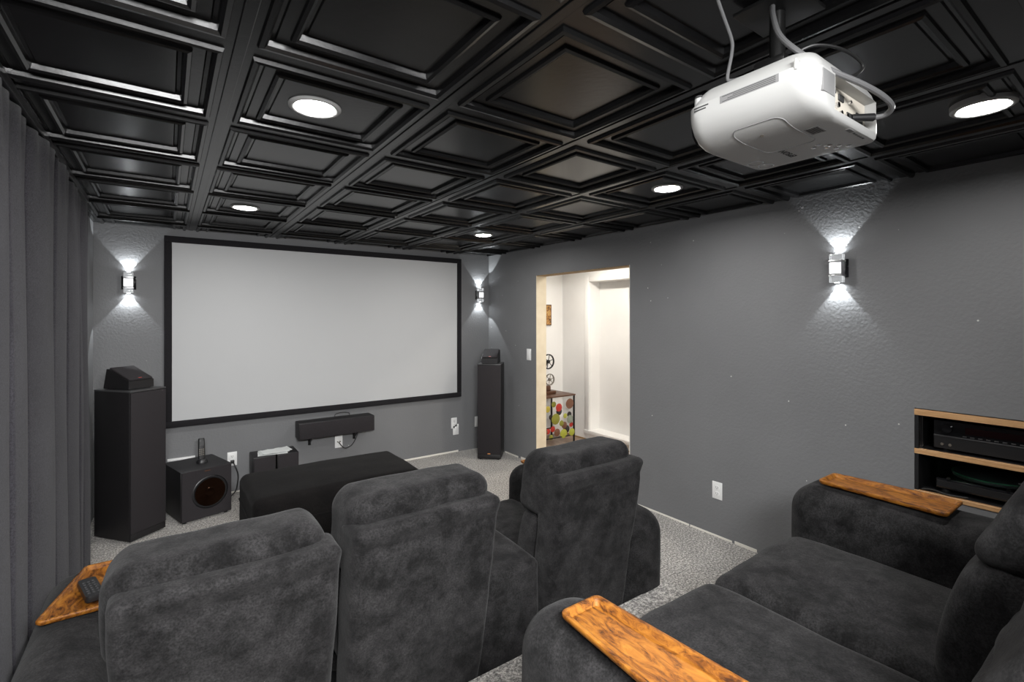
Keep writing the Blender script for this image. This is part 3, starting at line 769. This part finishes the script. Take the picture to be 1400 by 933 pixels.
# cables
cb = MB().tube([(1.142, .561, HC-.006), (1.102, .540, 2.201), (1.063, .507, 2.129), (1.051, .466, 2.073), (1.077, .423, 2.027), (1.143, .389, 2.004), (1.203, .370, 1.988), (1.250, .366, 1.975), (1.268, .384, 1.967), (1.256, .412, 1.966)], .0058, 10).build('video_cable', 'cableg', pj); shift(cb, Vector((-PX, -PY, -PZ)))
cb = MB().cyl((1.260, .402, 1.966), (1.222, PY+yb-.004, 1.966), .0085, .0075, 14).build('video_plug', 'black', pj); shift(cb, Vector((-PX, -PY, -PZ)))
cb = MB().tube([(1.022, .625, HC-.004), (1.051, .626, 2.221), (1.083, .626, 2.180), (1.087, .629, 2.150), (1.085, .638, 2.100), (1.089, .632, 2.090), (1.098, .606, 2.090), (1.110, .575, 2.094), (1.15, .57, 2.10)], .0040, 8).build('power_cable', 'cableg', pj); shift(cb, Vector((-PX, -PY, -PZ)))
cb = MB().tube([(1.146, .509, 2.12), (1.165, .483, 2.130), (1.202, .457, 2.127), (1.246, .438, 2.116), (1.276, .428, 2.099), (1.272, .431, 2.082), (1.240, .445, 2.062)], .0036, 8).build('power_cable', 'cable', pj); shift(cb, Vector((-PX, -PY, -PZ)))

# ------------------------------------------------------------------ built-in equipment shelf in the right wall
sx0 = XR-.004; sx1 = XR+.46
sh = thing('built_in_shelf', 'built in shelf niche with light oak edges and black inside in the right wall', 'shelf', (XR, RK[0], RK[2]))
def sp(mb): mb.v = [(x-XR, y-RK[0], z-RK[2]) for x, y, z in mb.v]; return mb
for z0, z1 in ((1.030, 1.060), (.834, .859), (.628, .648)):
    s_ = sp(MB().bbox(XR+.022, sx1, RK[0], RK[1], z0, z1, .001, 1)).build('shelf_board', 'black', sh)
    sp(MB().bbox(sx0, XR+.022, RK[0], RK[1], z0, z1, .0015, 1)).build('oak_edge', 'oak', s_)
for y0, y1 in ((RK[1]-.016, RK[1]), (RK[0], RK[0]+.016)):
    for z0, z1 in ((.648, .834), (.859, 1.030)):
        sp(MB().box(sx0+.006, sx1, y0, y1, z0, z1)).build('side_panel', 'black', sh)
sp(MB().box(sx1-.01, sx1, RK[0], RK[1], .628, 1.06)).build('back_panel', 'black', sh)
sp(MB().box(XR+.05, XR+.054, RK[1]-.022, RK[1]-.018, .862, 1.028)).build('shelf_standard', 'chrome', sh)
# receiver
rv = thing('av_receiver', 'black audio video receiver on the upper shelf of the wall niche', 'receiver', (XR+.05, .535, .859))
def rb(y0, y1, z0, z1, d0, d1, nm, m, r=.001): return MB().bbox(d0, d1, y0, y1, z0, z1, r, 1).build(nm, m, rv)
rb(-.218, .218, .012, .150, .006, .34, 'case', 'black', .003)
rb(-.218, .218, .080, .150, .0, .006, 'upper_fascia', 'gloss'); rb(-.218, .218, .012, .072, -.002, .006, 'lower_door', 'black', .002)
rb(-.218, .218, .072, .078, -.004, .004, 'trim_bar', 'capgrey')
rb(-.12, .10, .098, .130, -.001, .001, 'display', 'display')
for y in (-.17, .165): MB().cyl((.0, y, .115), (-.016, y, .115), .022, .020, 24).build('knob', 'gloss', rv)
for k in range(9): MB().bbox(-.003, 0, -.13+k*.028, -.115+k*.028, .083, .088, .0008, 1).build('button', 'capgrey', rv)
for y in (.185, .155): MB().cyl((-.002, y, .034), (-.006, y, .034), .007, .006, 14).build('jack', 'pewter', rv)
for y in (-.18, .18): feet(rv, [(.04, y), (.30, y)], 0, .014, .018)
text('front_lettering', 'ONKYO', .011, 'labelg', rv, Matrix.Translation((-.0006, .178, .140)) @ Matrix.Rotation(-PI/2, 4, 'Z') @ Matrix.Rotation(PI/2, 4, 'X'), .0002) if False else None
# turntable with dust cover
tt = thing('turntable', 'black record player under a clear dust cover on the lower shelf of the niche', 'turntable', (XR+.05, .535, .648))
MB().bbox(0, .34, -.21, .21, .022, .072, .004).build('plinth', 'gloss', tt)
MB().bbox(-.001, .0, -.205, .205, .030, .062, .0004, 1).build('front_strip', 'black', tt)
MB().lathe([(0, 0), (.145, 0), (.15, .003), (.15, .014), (.147, .017), (0, .016)], 48, Matrix.Translation((.17, .03, .076))).build('platter', 'capgrey', tt)
MB().lathe([(.1495, 0), (.1535, 0), (.1535, .004), (.1495, .004)], 48, Matrix.Translation((.17, .03, .092))).build('record_mat_edge', 'green', tt)
mb = MB().cyl((.29, -.16, .072), (.29, -.16, .11), .018, .015, 16).tube([(.29, -.16, .112), (.20, -.145, .112), (.10, -.10, .105), (.075, -.07, .100)], .004, 8); mb.build('tonearm', 'chrome', tt)
mb = MB()
mb.box(.002, .338, -.208, .208, .160, .163).box(.002, .005, -.208, .208, .074, .160).box(.335, .338, -.208, .208, .074, .160).box(.005, .335, -.208, -.205, .074, .160).box(.005, .335, .205, .208, .074, .160)
mb.build('dust_cover', 'lid', tt)
for y in (.16, -.05): MB().cyl((-.001, y, .078), (-.006, y, .078), .008, .007, 12).build('knob', 'chrome', tt)
for y in (-.18, .18): feet(tt, [(.04, y), (.30, y)], 0, .023, .02)
tag(MB().tube([(XR+.012, .79, .656), (XR+.016, .75, .662), (XR+.012, .70, .655), (XR+.018, .66, .654), (XR+.03, .62, .656)], .0045).build('audio_cable', 'cable'), 'black cable lying on the lowest oak shelf of the niche', 'cable')

# ------------------------------------------------------------------ hallway furniture
tb = thing('console_table', 'small metal console table fronted with coloured discs in the hallway', 'table', (3.68, 4.56, 0))
MB().bbox(-.36, .36, -.23, .22, .582, .600, .004).build('tabletop', 'brown', tb)
for sx in (-.345, .345):
    for sy in (-.215, .205): MB().bbox(sx-.009, sx+.009, sy-.009, sy+.009, 0, .582, .002).build('leg', 'steel', tb)
MB().box(-.336, .336, -.221, -.209, .10, .112).build('front_rail', 'steel', tb)
MB().box(-.336, .336, .199, .211, .10, .112).build('back_rail', 'steel', tb)
random.seed(11)
cols = {'disc_red': (.42, .03, .02), 'disc_olive': (.22, .22, .03), 'disc_lime': (.36, .38, .05), 'disc_brown': (.16, .07, .04), 'disc_grey': (.22, .25, .20), 'disc_black': (.02, .015, .015), 'disc_yellow': (.45, .36, .05)}
for k, c_ in cols.items(): M[k] = mat(k, c_, .3)
spots = [(.265, .49, .062, 'disc_brown'), (.10, .46, .048, 'disc_red'), (.11, .41, .045, 'disc_black'), (.035, .50, .035, 'disc_olive'), (.045, .33, .065, 'disc_olive'), (.20, .35, .03, 'disc_lime'),
         (.285, .30, .05, 'disc_grey'), (.28, .355, .035, 'disc_black'), (.135, .27, .035, 'disc_olive'), (.185, .24, .042, 'disc_brown'), (.225, .185, .05, 'disc_black'), (.31, .23, .03, 'disc_red'),
         (.30, .145, .045, 'disc_lime'), (.175, .14, .055, 'disc_lime'), (.08, .165, .045, 'disc_brown'), (.02, .21, .035, 'disc_red')]
for k in range(14): spots.append((-.32+.05*(k % 7)+random.uniform(-.01, .01), .17+.24*(k//7)+random.uniform(-.06, .08), random.uniform(.03, .05), random.choice(list(cols))))
for k, (x, z, r, c_) in enumerate(spots):
    yy = -.215+.008*((k*5) % 4-1.5)
    MB().lathe([(0, -.004), (r*.7, -.003), (r, 0), (r*.7, .003), (0, .004)], 20, Matrix.Translation((x, yy, z)) @ Matrix.Rotation(PI/2, 4, 'X')).build('disc', c_, tb)
def reel(mb, c, R, rt=0):
    mt = Matrix.Translation(c) @ Matrix.Rotation(rt, 4, 'Z') @ Matrix.Rotation(PI/2, 4, 'X')
    mb.lathe([(R, -.008), (R, .008), (R*.86, .008), (R*.86, -.008), (R, -.008)], 36, mt).lathe([(0, -.012), (R*.24, -.012), (R*.24, .012), (0, .012)], 16, mt)
    for k in range(6):
        a = k*PI/3+.3; p = mt @ Vector((R*.2*math.cos(a), R*.2*math.sin(a), 0)); q = mt @ Vector((R*.9*math.cos(a), R*.9*math.sin(a), 0)); mb.cyl(p, q, R*.05, R*.05, 8)
fp = thing('film_projector_ornament', 'old film projector ornament with two reels standing on the hallway table', 'ornament', (3.76, 4.54, .60))
MB().bbox(-.16, .10, -.06, .06, 0, .035, .008, 3).bbox(-.12, .03, -.045, .045, .035, .10, .012, 3).build('base', 'brown', fp)
MB().tube([(-.03, .0, .09), (-.05, .0, .2), (-.03, .0, .30), (0, 0, .39)], .012).build('reel_arm', 'steel', fp)
mb = MB(); reel(mb, (.005, -.02, .392), .092); mb.build('upper_reel', 'steel', fp)
mb = MB(); reel(mb, (.028, -.02, .172), .072); mb.build('lower_reel', 'pewter', fp)
t = thing('wall_picture', 'small brown abstract picture on the hallway end wall above the reels', 'picture', (3.93, 4.84, 1.56))
MB().bbox(-.14, .14, -.022, 0, -.135, .135, .003).build('frame', 'brown', t)
MB().box(-.128, .128, -.0235, -.022, -.123, .123).build('canvas', 'art', t)
